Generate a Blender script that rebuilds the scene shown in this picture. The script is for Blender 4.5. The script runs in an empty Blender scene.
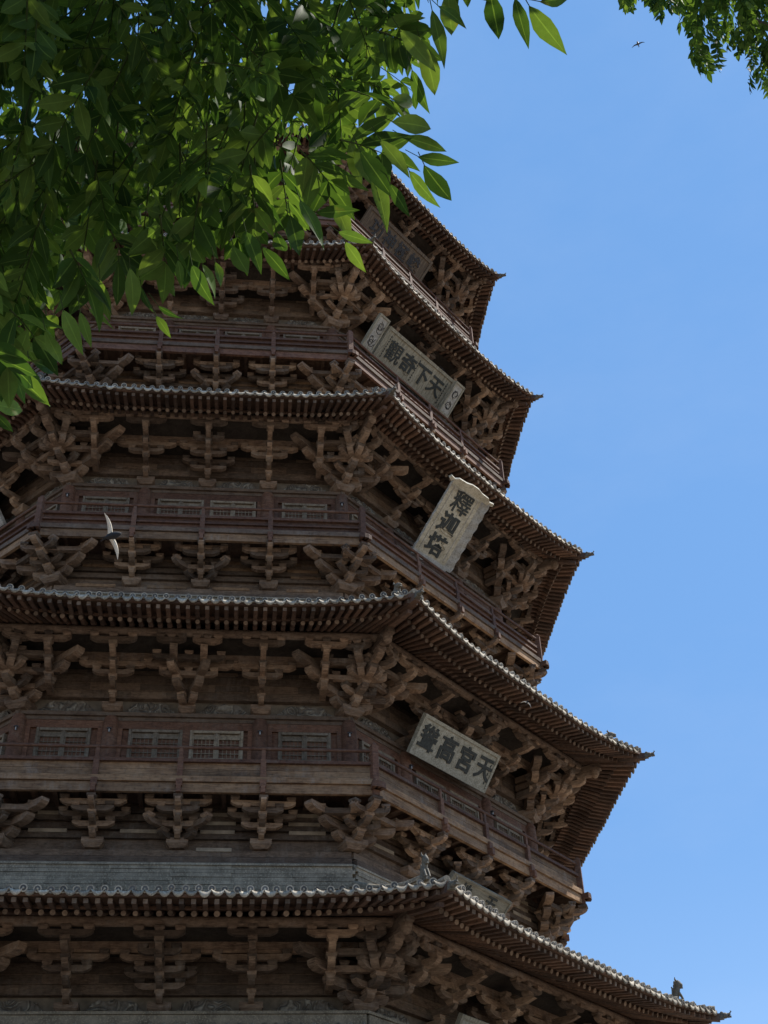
import bpy, math, random
from mathutils import Vector, Matrix, noise
R = math.radians
C = bpy.context.scene.collection
scene = bpy.context.scene

# ------------------------------------------------------------------ camera
CAM = Vector((0.0, -43.097, 1.6))
PITCH, YAW, ROLL, FPX = R(38.97), R(9.666), R(-2.563), 1262.59
cp, sp, cy, sy = math.cos(PITCH), math.sin(PITCH), math.cos(YAW), math.sin(YAW)
FWD = Vector((sy*cp, cy*cp, sp)); RGT = Vector((cy, -sy, 0)); UP = RGT.cross(FWD)
r2 = RGT*math.cos(ROLL) + UP*math.sin(ROLL); u2 = -RGT*math.sin(ROLL) + UP*math.cos(ROLL)
cd = bpy.data.cameras.new('camera'); cam = bpy.data.objects.new('camera', cd); C.objects.link(cam)
M = Matrix((r2, u2, -FWD)).transposed().to_4x4(); M.translation = CAM
cam.matrix_world = M
cd.sensor_fit = 'VERTICAL'; cd.sensor_height = 36.0; cd.sensor_width = 27.0; cd.lens = 36.0*FPX/1024.0
cd.clip_start = 0.05; cd.clip_end = 4000
scene.camera = cam

def ray(px, py):            # direction through a pixel of the photograph
    return (FWD*FPX + r2*(px-384) - u2*(py-512)).normalized()
def at(px, py, dist):
    return CAM + ray(px, py)*dist

# ------------------------------------------------------------------ light
SUN_AZ, SUN_EL = R(8), R(56)          # azimuth counted from +X towards +Y
w = bpy.data.worlds.new('World'); scene.world = w; w.use_nodes = True
nt = w.node_tree; bg = nt.nodes['Background']
sky = nt.nodes.new('ShaderNodeTexSky'); sky.sky_type = 'NISHITA'; sky.sun_disc = False
sky.sun_elevation = SUN_EL; sky.sun_rotation = R(90)-SUN_AZ
sky.air_density = 1.0; sky.dust_density = 0.1; sky.ozone_density = 1.3
hs = nt.nodes.new('ShaderNodeMix'); hs.data_type = 'RGBA'; hs.inputs[0].default_value = .62      # evens the clear sky out
hs.inputs[7].default_value = (.90, 2.20, 4.60, 1)
nt.links.new(sky.outputs[0], hs.inputs[6])
tcw = nt.nodes.new('ShaderNodeTexCoord'); nzw = nt.nodes.new('ShaderNodeTexNoise'); nzw.inputs['Scale'].default_value = 2.6; nzw.inputs['Detail'].default_value = 7; nzw.inputs['Roughness'].default_value = .62
sxw = nt.nodes.new('ShaderNodeSeparateXYZ'); nt.links.new(tcw.outputs['Generated'], sxw.inputs[0])
elw = nt.nodes.new('ShaderNodeMapRange'); elw.inputs[1].default_value = .12; elw.inputs[2].default_value = .42; elw.inputs[3].default_value = .3; elw.inputs[4].default_value = .72
nt.links.new(sxw.outputs[2], elw.inputs[0]); nt.links.new(elw.outputs[0], hs.inputs[0])
mpw = nt.nodes.new('ShaderNodeMapping'); mpw.inputs['Scale'].default_value = (1, 1, 2.2); nt.links.new(tcw.outputs['Generated'], mpw.inputs[0]); nt.links.new(mpw.outputs[0], nzw.inputs['Vector'])
rpw = nt.nodes.new('ShaderNodeMapRange'); rpw.inputs[1].default_value = .50; rpw.inputs[2].default_value = .78; rpw.inputs[4].default_value = .11; nt.links.new(nzw.outputs[0], rpw.inputs[0])
ci = nt.nodes.new('ShaderNodeMix'); ci.data_type = 'RGBA'; ci.inputs[7].default_value = (3.2, 3.9, 5.2, 1)            # thin high cirrus
nt.links.new(rpw.outputs[0], ci.inputs[0]); nt.links.new(hs.outputs[2], ci.inputs[6]); nt.links.new(ci.outputs[2], bg.inputs[0]); bg.inputs[1].default_value = 0.138
sd = bpy.data.lights.new('sun', 'SUN'); sd.energy = 5.0; sd.angle = R(0.5); sd.color = (1.0, 0.95, 0.87)
so = bpy.data.objects.new('sun', sd); C.objects.link(so)
sdir = Vector((math.cos(SUN_EL)*math.cos(SUN_AZ), math.cos(SUN_EL)*math.sin(SUN_AZ), math.sin(SUN_EL)))
so.rotation_euler = sdir.to_track_quat('Z', 'Y').to_euler(); so.location = (60, 10, 90)
scene.view_settings.view_transform = 'Standard'; scene.view_settings.look = 'None'
scene.view_settings.exposure = 0.45; scene.view_settings.gamma = 1.0; scene.view_settings.use_curve_mapping = False
scene.cycles.max_bounces = 6; scene.cycles.diffuse_bounces = 3; scene.cycles.transmission_bounces = 4
scene.cycles.use_denoising = True

# ------------------------------------------------------------------ helpers
class MB:
    """collects shapes and links them as one mesh object"""
    def __init__(s): s.v = []; s.f = []; s.m = []; s.sm = []; s.rib = []
    def add(s, vs, fs, mi=0, smooth=False):
        o = len(s.v); s.v.extend(tuple(v) for v in vs)
        for f in fs: s.f.append(tuple(i+o for i in f)); s.m.append(mi); s.sm.append(smooth)
    def box(s, x0, x1, y0, y1, z0, z1, mi=0):
        vs = [(x, y, z) for x in (x0, x1) for y in (y0, y1) for z in (z0, z1)]
        s.add(vs, [(0,1,3,2), (4,6,7,5), (0,4,5,1), (2,3,7,6), (0,2,6,4), (1,5,7,3)], mi)
    def bar(s, a, b, w_, h, mi=0, up=(0,0,1), w2=None, h2=None):
        a, b = Vector(a), Vector(b); d = (b-a).normalized(); sd_ = d.cross(Vector(up)).normalized(); u_ = sd_.cross(d)
        w2 = w_ if w2 is None else w2; h2 = h if h2 is None else h2
        vs = []
        for p, ww, hh in ((a, w_, h), (b, w2, h2)):
            for q in ((-1,-1), (1,-1), (1,1), (-1,1)): vs.append(p + sd_*(q[0]*ww/2) + u_*(q[1]*hh/2))
        s.add(vs, [(3,2,1,0), (4,5,6,7), (0,1,5,4), (1,2,6,5), (2,3,7,6), (3,0,4,7)], mi)
    def tube(s, pts, rad, n=8, mi=0, cap=True, smooth=True):
        pts = [Vector(p) for p in pts]; rs = rad if hasattr(rad, '__len__') else [rad]*len(pts)
        vs = []; ref = None
        for i, p in enumerate(pts):
            d = (pts[min(i+1, len(pts)-1)]-pts[max(i-1, 0)]).normalized()
            if ref is None: ref = Vector((0,0,1)) if abs(d.z) < .9 else Vector((1,0,0))
            a = d.cross(ref).normalized(); b = a.cross(d); ref = b
            for k in range(n):
                t = 2*math.pi*k/n; vs.append(p + a*(rs[i]*math.cos(t)) + b*(rs[i]*math.sin(t)))
        fs = []
        for i in range(len(pts)-1):
            for k in range(n): fs.append((i*n+k, i*n+(k+1) % n, (i+1)*n+(k+1) % n, (i+1)*n+k))
        s.add(vs, fs, mi, smooth)
        if cap:
            L = len(pts)-1
            s.add(vs[:n], [tuple(range(n))[::-1]], mi); s.add(vs[L*n:], [tuple(range(n))], mi)
    def prism(s, poly, o, ax, az, ay, wd, mi=0):
        """polygon in (ax, az) extruded by wd either side along ay"""
        o, ax, az, ay = Vector(o), Vector(ax), Vector(az), Vector(ay); n = len(poly)
        vs = [o+ax*p[0]+az*p[1]-ay*wd/2 for p in poly] + [o+ax*p[0]+az*p[1]+ay*wd/2 for p in poly]
        fs = [tuple(range(n))[::-1], tuple(range(n, 2*n))] + [(i, (i+1) % n, n+(i+1) % n, n+i) for i in range(n)]
        s.add(vs, fs, mi)
    def ball(s, c, r, mi=0, nu=8, nv=6):
        c = Vector(c); r = Vector(r) if hasattr(r, '__len__') else Vector((r, r, r)); vs = []
        for j in range(nv+1):
            ph = math.pi*j/nv
            for i in range(nu):
                th = 2*math.pi*i/nu; vs.append((c.x+r.x*math.sin(ph)*math.cos(th), c.y+r.y*math.sin(ph)*math.sin(th), c.z+r.z*math.cos(ph)))
        fs = [(j*nu+i, (j+1)*nu+i, (j+1)*nu+(i+1) % nu, j*nu+(i+1) % nu) for j in range(nv) for i in range(nu)]
        s.add(vs, fs, mi, True)
    def mesh(s, name, mats):
        me = bpy.data.meshes.new(name); me.from_pydata(s.v, [], s.f)
        for m in (mats if isinstance(mats, (list, tuple)) else [mats]): me.materials.append(m)
        me.polygons.foreach_set('material_index', s.m); me.polygons.foreach_set('use_smooth', s.sm); me.update()
        if s.rib:
            at_ = me.attributes.new('midrib', 'FLOAT', 'POINT'); val = [0.0]*len(s.v)
            for q in s.rib: val[q] = 1.0
            at_.data.foreach_set('value', val)
        return me
    def build(s, name, mats, parent=None):
        return inst(name, s.mesh(name, mats), parent)

def inst(name, me, parent=None, mat=None):
    if name.endswith('bracket_set'): mat = mat @ Matrix.Rotation(random.gauss(0, .011), 4, 'Y') @ Matrix.Rotation(random.gauss(0, .012), 4, 'X') @ Matrix.Rotation(random.gauss(0, .012), 4, 'Z')
    o = bpy.data.objects.new(name, me); C.objects.link(o)
    if parent is not None: o.parent = parent
    if mat is not None: o.matrix_local = mat
    return o
def tag(o, label=None, cat=None, group=None, kind=None):
    if label: o['label'] = label
    if cat: o['category'] = cat
    if group: o['group'] = group
    if kind: o['kind'] = kind
    return o
def empty(name, loc=(0,0,0), mat=None):
    o = bpy.data.objects.new(name, None); C.objects.link(o); o.location = loc; o.empty_display_size = .3
    if mat is not None: o.matrix_world = mat
    return o

# ------------------------------------------------------------------ materials
class NT:
    def __init__(s, name):
        s.m = bpy.data.materials.new(name); s.m.use_nodes = True; s.t = s.m.node_tree
        s.b = s.t.nodes['Principled BSDF']; s.out = s.t.nodes['Material Output']
    def n(s, typ, **kw):
        nd = s.t.nodes.new(typ)
        for k, v in kw.items():
            if k.startswith('_'): setattr(nd, k[1:], v)
        return nd
    def l(s, a, b): s.t.links.new(a, b)
    def coords(s, scale=(1,1,1)):
        tc = s.n('ShaderNodeTexCoord'); mp = s.n('ShaderNodeMapping'); mp.inputs['Scale'].default_value = scale
        s.l(tc.outputs['Object'], mp.inputs['Vector'])
        oi = s.n('ShaderNodeObjectInfo'); cb = s.n('ShaderNodeCombineXYZ')
        for q, f in enumerate((37.0, 53.0, 71.0)): s.l(s.math('MULTIPLY', oi.outputs['Random'], f), cb.inputs[q])
        s.l(cb.outputs[0], mp.inputs['Location']); return mp.outputs[0]
    def noise(s, vec, scale, detail=6, rough=.6, dist=0.0):
        nd = s.n('ShaderNodeTexNoise'); nd.inputs['Scale'].default_value = scale; nd.inputs['Detail'].default_value = detail
        nd.inputs['Roughness'].default_value = rough; nd.inputs['Distortion'].default_value = dist
        if vec: s.l(vec, nd.inputs['Vector'])
        return nd.outputs[0]
    def ramp(s, fac, stops):
        nd = s.n('ShaderNodeValToRGB'); cr = nd.color_ramp
        while len(cr.elements) < len(stops): cr.elements.new(.5)
        for e, (p, c) in zip(cr.elements, stops): e.position = p; e.color = (*c, 1) if len(c) == 3 else c
        s.l(fac, nd.inputs[0]); return nd.outputs[0]
    def mix(s, fac, a, b, mode='MIX'):
        nd = s.n('ShaderNodeMix', _data_type='RGBA', _blend_type=mode)
        for sock, v in ((nd.inputs[0], fac), (nd.inputs[6], a), (nd.inputs[7], b)):
            if hasattr(v, 'links') or hasattr(v, 'is_linked'): s.l(v, sock)
            else: sock.default_value = v if isinstance(v, (int, float)) else (*v, 1)
        return nd.outputs[2]
    def math(s, op, a, b=0.0):
        nd = s.n('ShaderNodeMath', _operation=op)
        for sock, v in ((nd.inputs[0], a), (nd.inputs[1], b)):
            if hasattr(v, 'is_linked'): s.l(v, sock)
            else: sock.default_value = v
        return nd.outputs[0]
    def island(s): return s.n('ShaderNodeNewGeometry').outputs['Random Per Island']
    def bump(s, h, strength=.4, dist=.02):
        nd = s.n('ShaderNodeBump'); nd.inputs['Strength'].default_value = strength; nd.inputs['Distance'].default_value = dist
        s.l(h, nd.inputs['Height']); s.l(nd.outputs[0], s.b.inputs['Normal'])

def wood(name, dark, mid, pale, var=.55, grain=(3,3,26), rough=.85, streak=.5):
    k = NT(name); v = k.coords((1,1,1)); g = k.coords(grain)
    n1 = k.noise(v, 1.1, 5, .62); n2 = k.noise(g, 1.4, 7, .68, .6); n3 = k.noise(v, 9, 4, .6)
    base = k.ramp(n2, [(.28, dark), (.52, mid), (.78, pale)])
    isl = k.island()
    col = k.mix(k.math('MULTIPLY', k.ramp(n1, [(.42, (0,0,0)), (.66, (1,1,1))]), streak), base, pale)
    oi = k.n('ShaderNodeObjectInfo').outputs['Random']
    col = k.mix(1.0, col, k.ramp(oi, [(0, (.72,.72,.74)), (1, (1.22,1.2,1.17))]), 'MULTIPLY')
    br = k.ramp(isl, [(0, (1-var,)*3), (.5, (1,1,1)), (1, (1+var*.8, 1+var*.72, 1+var*.6))])
    col = k.mix(1.0, col, br, 'MULTIPLY')
    bl = k.noise(v, .8, 6, .7, .8); g2 = k.noise(k.coords((9, 9, 1.2)), 1.0, 5, .65)
    wet = k.math('MULTIPLY', k.ramp(bl, [(.50, (0,0,0)), (.62, (1,1,1))]), k.ramp(g2, [(.40, (0,0,0)), (.62, (1,1,1))]))
    gp = sum(pale)/3; col = k.mix(k.math('MULTIPLY', wet, .3), col, (gp*1.25, gp*1.12, gp*.97))
    stain = k.ramp(n3, [(.3, (.45,.42,.4)), (.5, (1,1,1))]); col = k.mix(.6, col, stain, 'MULTIPLY')
    k.l(col, k.b.inputs['Base Color']); k.b.inputs['Roughness'].default_value = rough
    k.b.inputs['Specular IOR Level'].default_value = .35
    k.bump(k.math('ADD', n2, k.math('MULTIPLY', n3, .5)), .7, .03)
    return k.m
M_bracket = wood('bracket_wood', (.042,.026,.017), (.152,.100,.067), (.33,.235,.162), .65)
M_rafter = wood('rafter_wood', (.048,.026,.017), (.096,.053,.034), (.165,.10,.067), .5)
M_endgrain = wood('rafter_end_grain', (.09,.06,.042), (.16,.112,.078), (.25,.19,.14), .5)
M_red = wood('red_painted_wood', (.046,.021,.013), (.118,.056,.034), (.20,.115,.075), .3, (4,4,14), .8, .35)
M_board = wood('wall_board_wood', (.044,.029,.019), (.128,.085,.057), (.235,.17,.12), .45, (3,3,16))
M_dim = wood('shade_toned_soffit_board', (.016,.012,.009), (.034,.025,.018), (.065,.05,.037), .3, (3,3,16))  # boards toned down so their colour carries the shade of the eave voids
M_beam = wood('grey_beam_wood', (.05,.032,.022), (.115,.077,.053), (.21,.152,.108), .45, (3,3,26))
M_pale = wood('pale_plank_wood', (.042,.022,.012), (.195,.115,.062), (.36,.235,.135), .4, (3,1.6,20), .85, .5)
M_lattice = wood('lattice_wood', (.085,.065,.045), (.19,.152,.108), (.30,.25,.185), .12, (8,8,8))

def tile_mat(name, a, b, c, moss, var=.36):
    k = NT(name); v = k.coords(); n1 = k.noise(v, 2.2, 6, .65); n2 = k.noise(v, 22, 4, .65)
    col = k.ramp(n1, [(.3, a), (.5, b), (.72, c)])
    col = k.mix(k.ramp(n2, [(.5, (0,0,0)), (.68, (1,1,1))]), col, moss)
    br = k.ramp(k.island(), [(0, (1-var,)*3), (1, (1+var,)*3)]); col = k.mix(1.0, col, br, 'MULTIPLY')
    k.l(col, k.b.inputs['Base Color']); k.b.inputs['Roughness'].default_value = .8
    k.b.inputs['Specular IOR Level'].default_value = .3; k.bump(n2, .5, .015); return k.m
M_tile = tile_mat('grey_roof_tile', (.12,.10,.074), (.26,.222,.17), (.43,.375,.295), (.48,.43,.33))
M_tiledisc = tile_mat('dark_tile_disc', (.045,.044,.042), (.075,.073,.07), (.12,.117,.11), (.14,.135,.12))
M_ridge = tile_mat('grey_brick_ridge', (.10,.083,.060), (.195,.163,.120), (.30,.255,.19), (.33,.28,.20), .14)
def carved_mat():
    k = NT('carved_scroll_board'); v = k.coords(); wv = k.n('ShaderNodeTexVoronoi', _feature='SMOOTH_F1'); wv.inputs['Scale'].default_value = 4.2
    dn = k.n('ShaderNodeMix', _data_type='VECTOR'); dn.inputs[0].default_value = .25
    nn = k.n('ShaderNodeTexNoise'); nn.inputs['Scale'].default_value = 2.5; k.l(v, nn.inputs['Vector'])
    k.l(v, dn.inputs[4]); k.l(nn.outputs[1], dn.inputs[5]); k.l(dn.outputs[1], wv.inputs['Vector'])
    sc = k.math('SINE', k.math('MULTIPLY', wv.outputs['Distance'], 30.0))
    n1 = k.noise(v, 5, 5, .6)
    col = k.ramp(n1, [(.35, (.10,.08,.06)), (.5, (.20,.175,.14)), (.7, (.32,.29,.24))])
    col = k.mix(k.ramp(sc, [(.2, (.55,.55,.55)), (.6, (0,0,0))]), col, (.09,.07,.055))
    k.l(col, k.b.inputs['Base Color']); k.b.inputs['Roughness'].default_value = .9; k.bump(sc, .9, .05); return k.m
M_carved = carved_mat()
def simple(name, col, rough=.8, n=0, amp=.25, metal=0):
    k = NT(name)
    if n:
        v = k.coords(); nz = k.noise(v, n, 6, .65)
        k.l(k.ramp(nz, [(.3, tuple(c*(1-amp) for c in col)), (.7, tuple(min(1, c*(1+amp)) for c in col))]), k.b.inputs['Base Color']); k.bump(nz, .3, .01)
    else: k.b.inputs['Base Color'].default_value = (*col, 1)
    k.b.inputs['Roughness'].default_value = rough; k.b.inputs['Metallic'].default_value = metal; return k.m
M_plaster = simple('weathered_infill_plaster', (.15,.118,.085), .9, 3, .4)
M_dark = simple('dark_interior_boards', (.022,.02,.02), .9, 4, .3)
M_pane = simple('unlit_interior_pane', (.012,.013,.013), .5, 5, .3)  # near-black colour stands in for the unlit interior behind the lattice
M_iron = simple('dark_iron', (.05,.05,.055), .5, 8, .3)
M_white = simple('white_lamp_glass', (.36,.36,.36), .4); M_rump = simple('white_rump_feathers', (.75,.73,.70), .8)
M_glaze = simple('dark_glazed_beast', (.105,.09,.065), .7, 14, .45)
def plaque_mat(name, a, b, c, scale, stretch=(1,1,1), speck=(.12,.11,.09), amt=.55):
    k = NT(name); v = k.coords(stretch); n1 = k.noise(v, scale, 7, .7); n2 = k.noise(v, scale*5, 4, .7)
    col = k.ramp(n1, [(.32, a), (.5, b), (.68, c)])
    col = k.mix(k.ramp(n2, [(.5, (0,0,0)), (.62, (amt,)*3)]), col, speck)
    k.l(col, k.b.inputs['Base Color']); k.b.inputs['Roughness'].default_value = .8; k.bump(n2, .35, .012); return k.m
P_speck = plaque_mat('speckled_cream_board', (.22,.205,.16), (.345,.325,.26), (.45,.43,.36), 6, (1,1,1), (.08,.07,.05), .75)
P_cream = plaque_mat('cream_board', (.33,.29,.21), (.48,.435,.335), (.58,.535,.43), 3, (1,1,1), (.2,.17,.11), .6)
P_grey = plaque_mat('grey_white_board', (.26,.24,.21), (.38,.36,.32), (.50,.48,.44), 4, (1,1,1), (.15,.14,.12), .6)
P_streak = plaque_mat('streaked_cream_board', (.17,.15,.105), (.31,.28,.21), (.42,.385,.30), 2.5, (6,.7,6), (.09,.075,.05), .75)
P_brown = plaque_mat('worn_brown_board', (.06,.04,.026), (.115,.08,.052), (.22,.165,.11), 2.2, (6,.7,6), (.04,.03,.02), .6)
P_moss = plaque_mat('mossy_plank_board', (.12,.11,.085), (.205,.19,.15), (.29,.27,.215), 2, (.6,6,6), (.08,.075,.045), .6)
M_ink = simple('black_green_lettering', (.03,.034,.031), .75, 14, .75)
M_inkfaint = simple('faded_lettering', (.035,.034,.036), .8, 9, .5)

# ------------------------------------------------------------------ ground
def ground_mat():
    k = NT('paved_ground'); v = k.coords(); bk = k.n('ShaderNodeTexBrick'); bk.inputs['Scale'].default_value = 1.6
    bk.inputs['Color1'].default_value = (.18,.145,.11,1); bk.inputs['Color2'].default_value = (.22,.18,.14,1); bk.inputs['Mortar'].default_value = (.22,.19,.16,1)
    k.l(v, bk.inputs['Vector']); n1 = k.noise(v, .6, 6, .6)
    k.l(k.mix(.6, bk.outputs[0], k.ramp(n1, [(.3, (.6,.58,.55)), (.7, (1.1,1.1,1.1))]), 'MULTIPLY'), k.b.inputs['Base Color'])
    k.b.inputs['Roughness'].default_value = .9; return k.m
g = MB(); g.add([(-900,-900,0), (900,-900,0), (900,900,0), (-900,900,0)], [(0,1,2,3)])
tag(g.build('ground', ground_mat()), kind='structure')

# ------------------------------------------------------------------ pagoda
LV = .12                          # plate beam thickness: brackets stand on it
C8 = math.cos(math.pi/8); T8 = math.tan(math.pi/8); S8 = math.sin(math.pi/8)
PHI = 20.355
#        eaveR  eaveZ(corner) colR  colTopZ  balR  railZ   dx    dy   twist
ST = {1: (17.05, 13.12, 12.62, 11.30, None, None, -.189, .028, -.07),
      2: (16.18, 21.72, 12.07, 19.77, 13.52, 18.20, -.093, -.008, 0.0),
      3: (15.18, 30.32, 11.60, 28.54, 13.02, 26.88, .093, -.008, -.39),
      4: (14.21, 38.94, 10.98, 37.18, 12.43, 35.60, .083, -.062, -.14),
      5: (13.38, 47.37, 10.35, 45.65, 11.80, 44.10, .107, .051, .60)}
pagoda = empty('pagoda')
tag(pagoda, 'tall octagonal timber pagoda with stacked tiled eaves, brackets and railed balconies', 'pagoda')

def face_mat(i, j, off=0.0):
    dx, dy, tw = ST[i][6:9]; a = R(-90+PHI+tw+45*j-22.5+off)
    return Matrix.Translation((dx, dy, 0)) @ Matrix.Rotation(a, 4, 'Z')
FRONT = (0, 1, -1, 2)           # faces one can see from the court
ALL = (0, 1, -1, 2, -2, 3, -3, 4)

def arm(mb, o, ang, x0, x1, z, wd=.21, h=.2, mi=0, beak=False):
    """bracket arm in direction ang with a curved lower end"""
    d = Vector((math.cos(ang), math.sin(ang), 0)); p = Vector((-d.y, d.x, 0)); L = x1-x0
    if beak: poly = [(0,0), (L-.18,0), (L+.12,.08), (L+.02,.15), (L-.05,h), (0,h)]
    else: poly = [(0,0), (L-.2,0), (L-.07,.05), (L,.115), (L,h), (0,h)]
    jz = random.uniform(-.012, .012)
    mb.prism(poly, Vector(o)+d*x0+Vector((0,0,z+jz)), d, (0,0,1), p, wd*random.uniform(.93, 1.07), mi)
def cross(mb, o, ang, dist, z, L, wd=.2, h=.185, mi=0):
    """cross arm, both ends curved, centred dist along ang"""
    d = Vector((math.cos(ang), math.sin(ang), 0)); p = Vector((-d.y, d.x, 0)); a = L/2*random.uniform(.96, 1.04)
    poly = [(-a+.2,0), (a-.2,0), (a-.07,.05), (a,.105), (a,h), (-a,h), (-a,.105), (-a+.07,.05)]
    c = Vector(o)+d*dist+Vector((0,0,z+random.uniform(-.012, .012)))
    mb.prism(poly, c, p, (0,0,1), d, wd, mi)
    return [c+p*(s*(a-.12))+Vector((0,0,h)) for s in (-1, 1)] + [c+Vector((0,0,h))]
def dou(mb, c, ang, s=.24, h=.13, mi=0):
    s *= 1.15
    """small bearing block: tapered below, straight above"""
    c = Vector(c); d = Vector((math.cos(ang), math.sin(ang), 0)); p = Vector((-d.y, d.x, 0)); vs = []
    for z, k in ((0, .66), (h*.45, 1), (h, 1)):
        for q in ((-1,-1), (1,-1), (1,1), (-1,1)): vs.append(c+d*(q[0]*s*k/2)+p*(q[1]*s*k/2)+Vector((0,0,z)))
    fs = [(3,2,1,0), (8,9,10,11)]
    for r_ in (0, 4): fs += [(r_+k, r_+(k+1) % 4, r_+4+(k+1) % 4, r_+4+k) for k in range(4)]
    mb.add(vs, fs, mi)
HL = .265
def unit(a): return Vector((math.cos(a), math.sin(a), 0))
def chain(mb, o, ang, n, st, wd=.15, hl=HL, k0=1, beak=False, h=.165, bs=.20):
    """stepped projecting arms, each with a block at its end"""
    for k in range(k0, n+1):
        z = .2+(k-1)*hl
        arm(mb, o, ang, -.15 if k == 1 else (k-1)*st-.18, k*st+.12, z, wd, h, beak=(beak and k == n))
        dou(mb, Vector(o)+unit(ang)*(k*st)+Vector((0,0,z+h-.03)), ang, bs, hl-h+.03)
def crossd(mb, o, ang, dist, z, L, h=.15):
    for q in cross(mb, o, ang, dist, z, L, .15, h): dou(mb, q, ang, .21, HL-h-.01)
def bracket_set(kind, n=4, st=.45):
    mb = MB(); o = (0,0,0); big = n > 3; hl = HL if big else .25; Z = lambda k: .2+k*hl
    if kind in ('column', 'mid'):
        dou(mb, o, 0, .5, .24); chain(mb, o, 0, n, st, hl=hl, beak=big)
        if big:
            crossd(mb, o, 0, 2*st, Z(2), 1.2); crossd(mb, o, 0, 2*st, Z(3), 1.95); crossd(mb, o, 0, 4*st, Z(4), 1.25)
            if kind == 'mid': crossd(mb, o, 0, st, Z(1), 1.15); crossd(mb, o, 0, st, Z(2), 1.7); crossd(mb, o, 0, 3*st, Z(3), 1.05)
        else:
            crossd(mb, o, 0, st, Z(1), 1.08); crossd(mb, o, 0, 2*st, Z(2)-.02, 1.15); pass
            crossd(mb, o, 0, st, Z(2), 1.8); crossd(mb, o, 0, 2*st, Z(3)-.09, 1.7)
            if kind == 'mid':
                for s in (-1, 1): chain(mb, o, s*R(45), 2, st*1.2, hl=hl)
    elif kind == 'splayed':
        dou(mb, o, 0, .42, .24)
        for s in (-1, 1): chain(mb, o, s*R(19), 3, st/math.cos(R(19)), wd=.22)
        crossd(mb, o, 0, 2*st, Z(2), 1.6); crossd(mb, o, 0, 3*st, Z(3), 2.0); crossd(mb, o, 0, 2*st, Z(3), 2.5)
        for s in (-1, 1):
            arm(mb, (0, s*.42, 0), 0, 2*st, 4*st+.1, Z(3)); crossd(mb, (0, s*.5, 0), 0, 4*st, Z(4), .85)
    elif kind == 'small':
        for k in (2, 3, 4):
            arm(mb, o, 0, .4*st, k*st+.12, Z(k-1), .18, .19); dou(mb, (k*st, 0, Z(k-1)+.17), 0, .235, .13)
        crossd(mb, o, 0, 2*st, Z(2), .95); crossd(mb, o, 0, 4*st, Z(4), 1.2)
    elif kind == 'corner':
        dou(mb, o, 0, .6, .26)
        chain(mb, o, 0, n+(1 if big else 0), st*1.09, wd=.2, hl=hl, bs=.25)
        if big:                                            # corner lever with a carved figure under the corner beam
            mb.bar((.5, 0, Z(4)-.05), ((n+1)*st*1.09+.2, 0, Z(n)+.3), .22, .24)
            mb.ball(((n+1)*st*1.09-.02, 0, Z(n)+.12), (.16, .15, .22)); mb.ball(((n+1)*st*1.09, 0, Z(n)+.36), (.1, .1, .11))
        for s in (-1, 1):
            a = s*R(22.5); d = s*R(67.5)
            for k in range(1, n+1):                        # broad stepped diagonal arms, stacked solid
                arm(mb, o, d, -.1, k*st*1.2+.16, .2+(k-1)*hl, .25, hl-.05)
                if k > 1: mb.bar(unit(d)*(.2)+Vector((0,0,.2+(k-1)*hl-.02)), unit(d)*((k-1)*st*1.2+.1)+Vector((0,0,.2+(k-1)*hl-.02)), .24, .05)
            for k, L in ((1, 1.5), (2, 2.0)): crossd(mb, o, a, k*st, Z(k)-(.02 if not big else 0), L)
            e = unit(d)*(2*st*1.2); c2 = unit(0)*(2*st*1.09)
            if big:
                crossd(mb, o, a, 3*st, Z(3), 1.6)
                for k in (1, 2):                                   # forked arms springing from the second step
                    arm(mb, c2, s*R(38), 0, k*st+.1, Z(k+1), .2, .19); dou(mb, c2+unit(s*R(38))*(k*st)+Vector((0,0,Z(k+1)+.16)), a, .25, .13)
                crossd(mb, c2, s*R(38), 2*st, Z(4), .8)
            else:
                arm(mb, o, a, .2, 3*st, Z(2), .19, .19)
    return mb

random.seed(4)
BSETS = {}
def bset(kind, n, var):
    var = random.choice((0, 1, 2))
    key = (kind, n, var)
    if key not in BSETS: BSETS[key] = bracket_set(kind, n, .45 if n > 3 else .44).mesh('bracket', M_bracket)
    return BSETS[key]

def beast_mesh():
    """crouching ridge beast, facing +X"""
    m = MB()
    m.tube([(-.2,0,0), (-.12,0,.16), (-.02,0,.28), (.05,0,.4)], [.17,.17,.15,.13], 9)
    m.ball((.08,0,.47), (.19,.14,.14)); m.ball((.24,0,.44), (.1,.09,.07)); m.box(.14,.32,-.06,.06,.34,.39)
    for s in (-1, 1):
        m.tube([(.02,s*.08,.56), (-.05,s*.11,.63), (-.03,s*.12,.69)], [.045,.04,.015], 6)
        m.tube([(.05,s*.1,.22), (.17,s*.1,.1), (.22,s*.1,0)], [.07,.06,.07], 6)
    for k in range(4): m.ball((-.1-.05*k,0,.52-.1*k), (.08,.06,.08), nu=6, nv=4)
    m.tube([(-.18,0,.05), (-.3,0,.2), (-.28,0,.36), (-.33,0,.42)], [.09,.08,.06,.03], 6)
    m.box(-.25,.25,-.1,.1,-.06,.02)
    return m.mesh('ridge_beast', M_glaze)
def beamhead_mesh():
    m = MB()
    m.box(-.1,.16,-.11,.11,-.11,.11); m.ball((.2,0,.02), (.17,.12,.12)); m.ball((.36,0,.05), (.09,.08,.06)); m.box(.3,.46,-.06,.06,-.07,-.02)
    m.ball((.1,.06,.12), (.07,.05,.06)); m.ball((.1,-.06,.12), (.07,.05,.06))
    m.tube([(.4,0,.08), (.48,0,.16), (.44,0,.2)], [.03,.025,.01], 6)
    return m.mesh('beam_beast_head', M_glaze)
BEAST, BEAMHEAD = beast_mesh(), beamhead_mesh()

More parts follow.
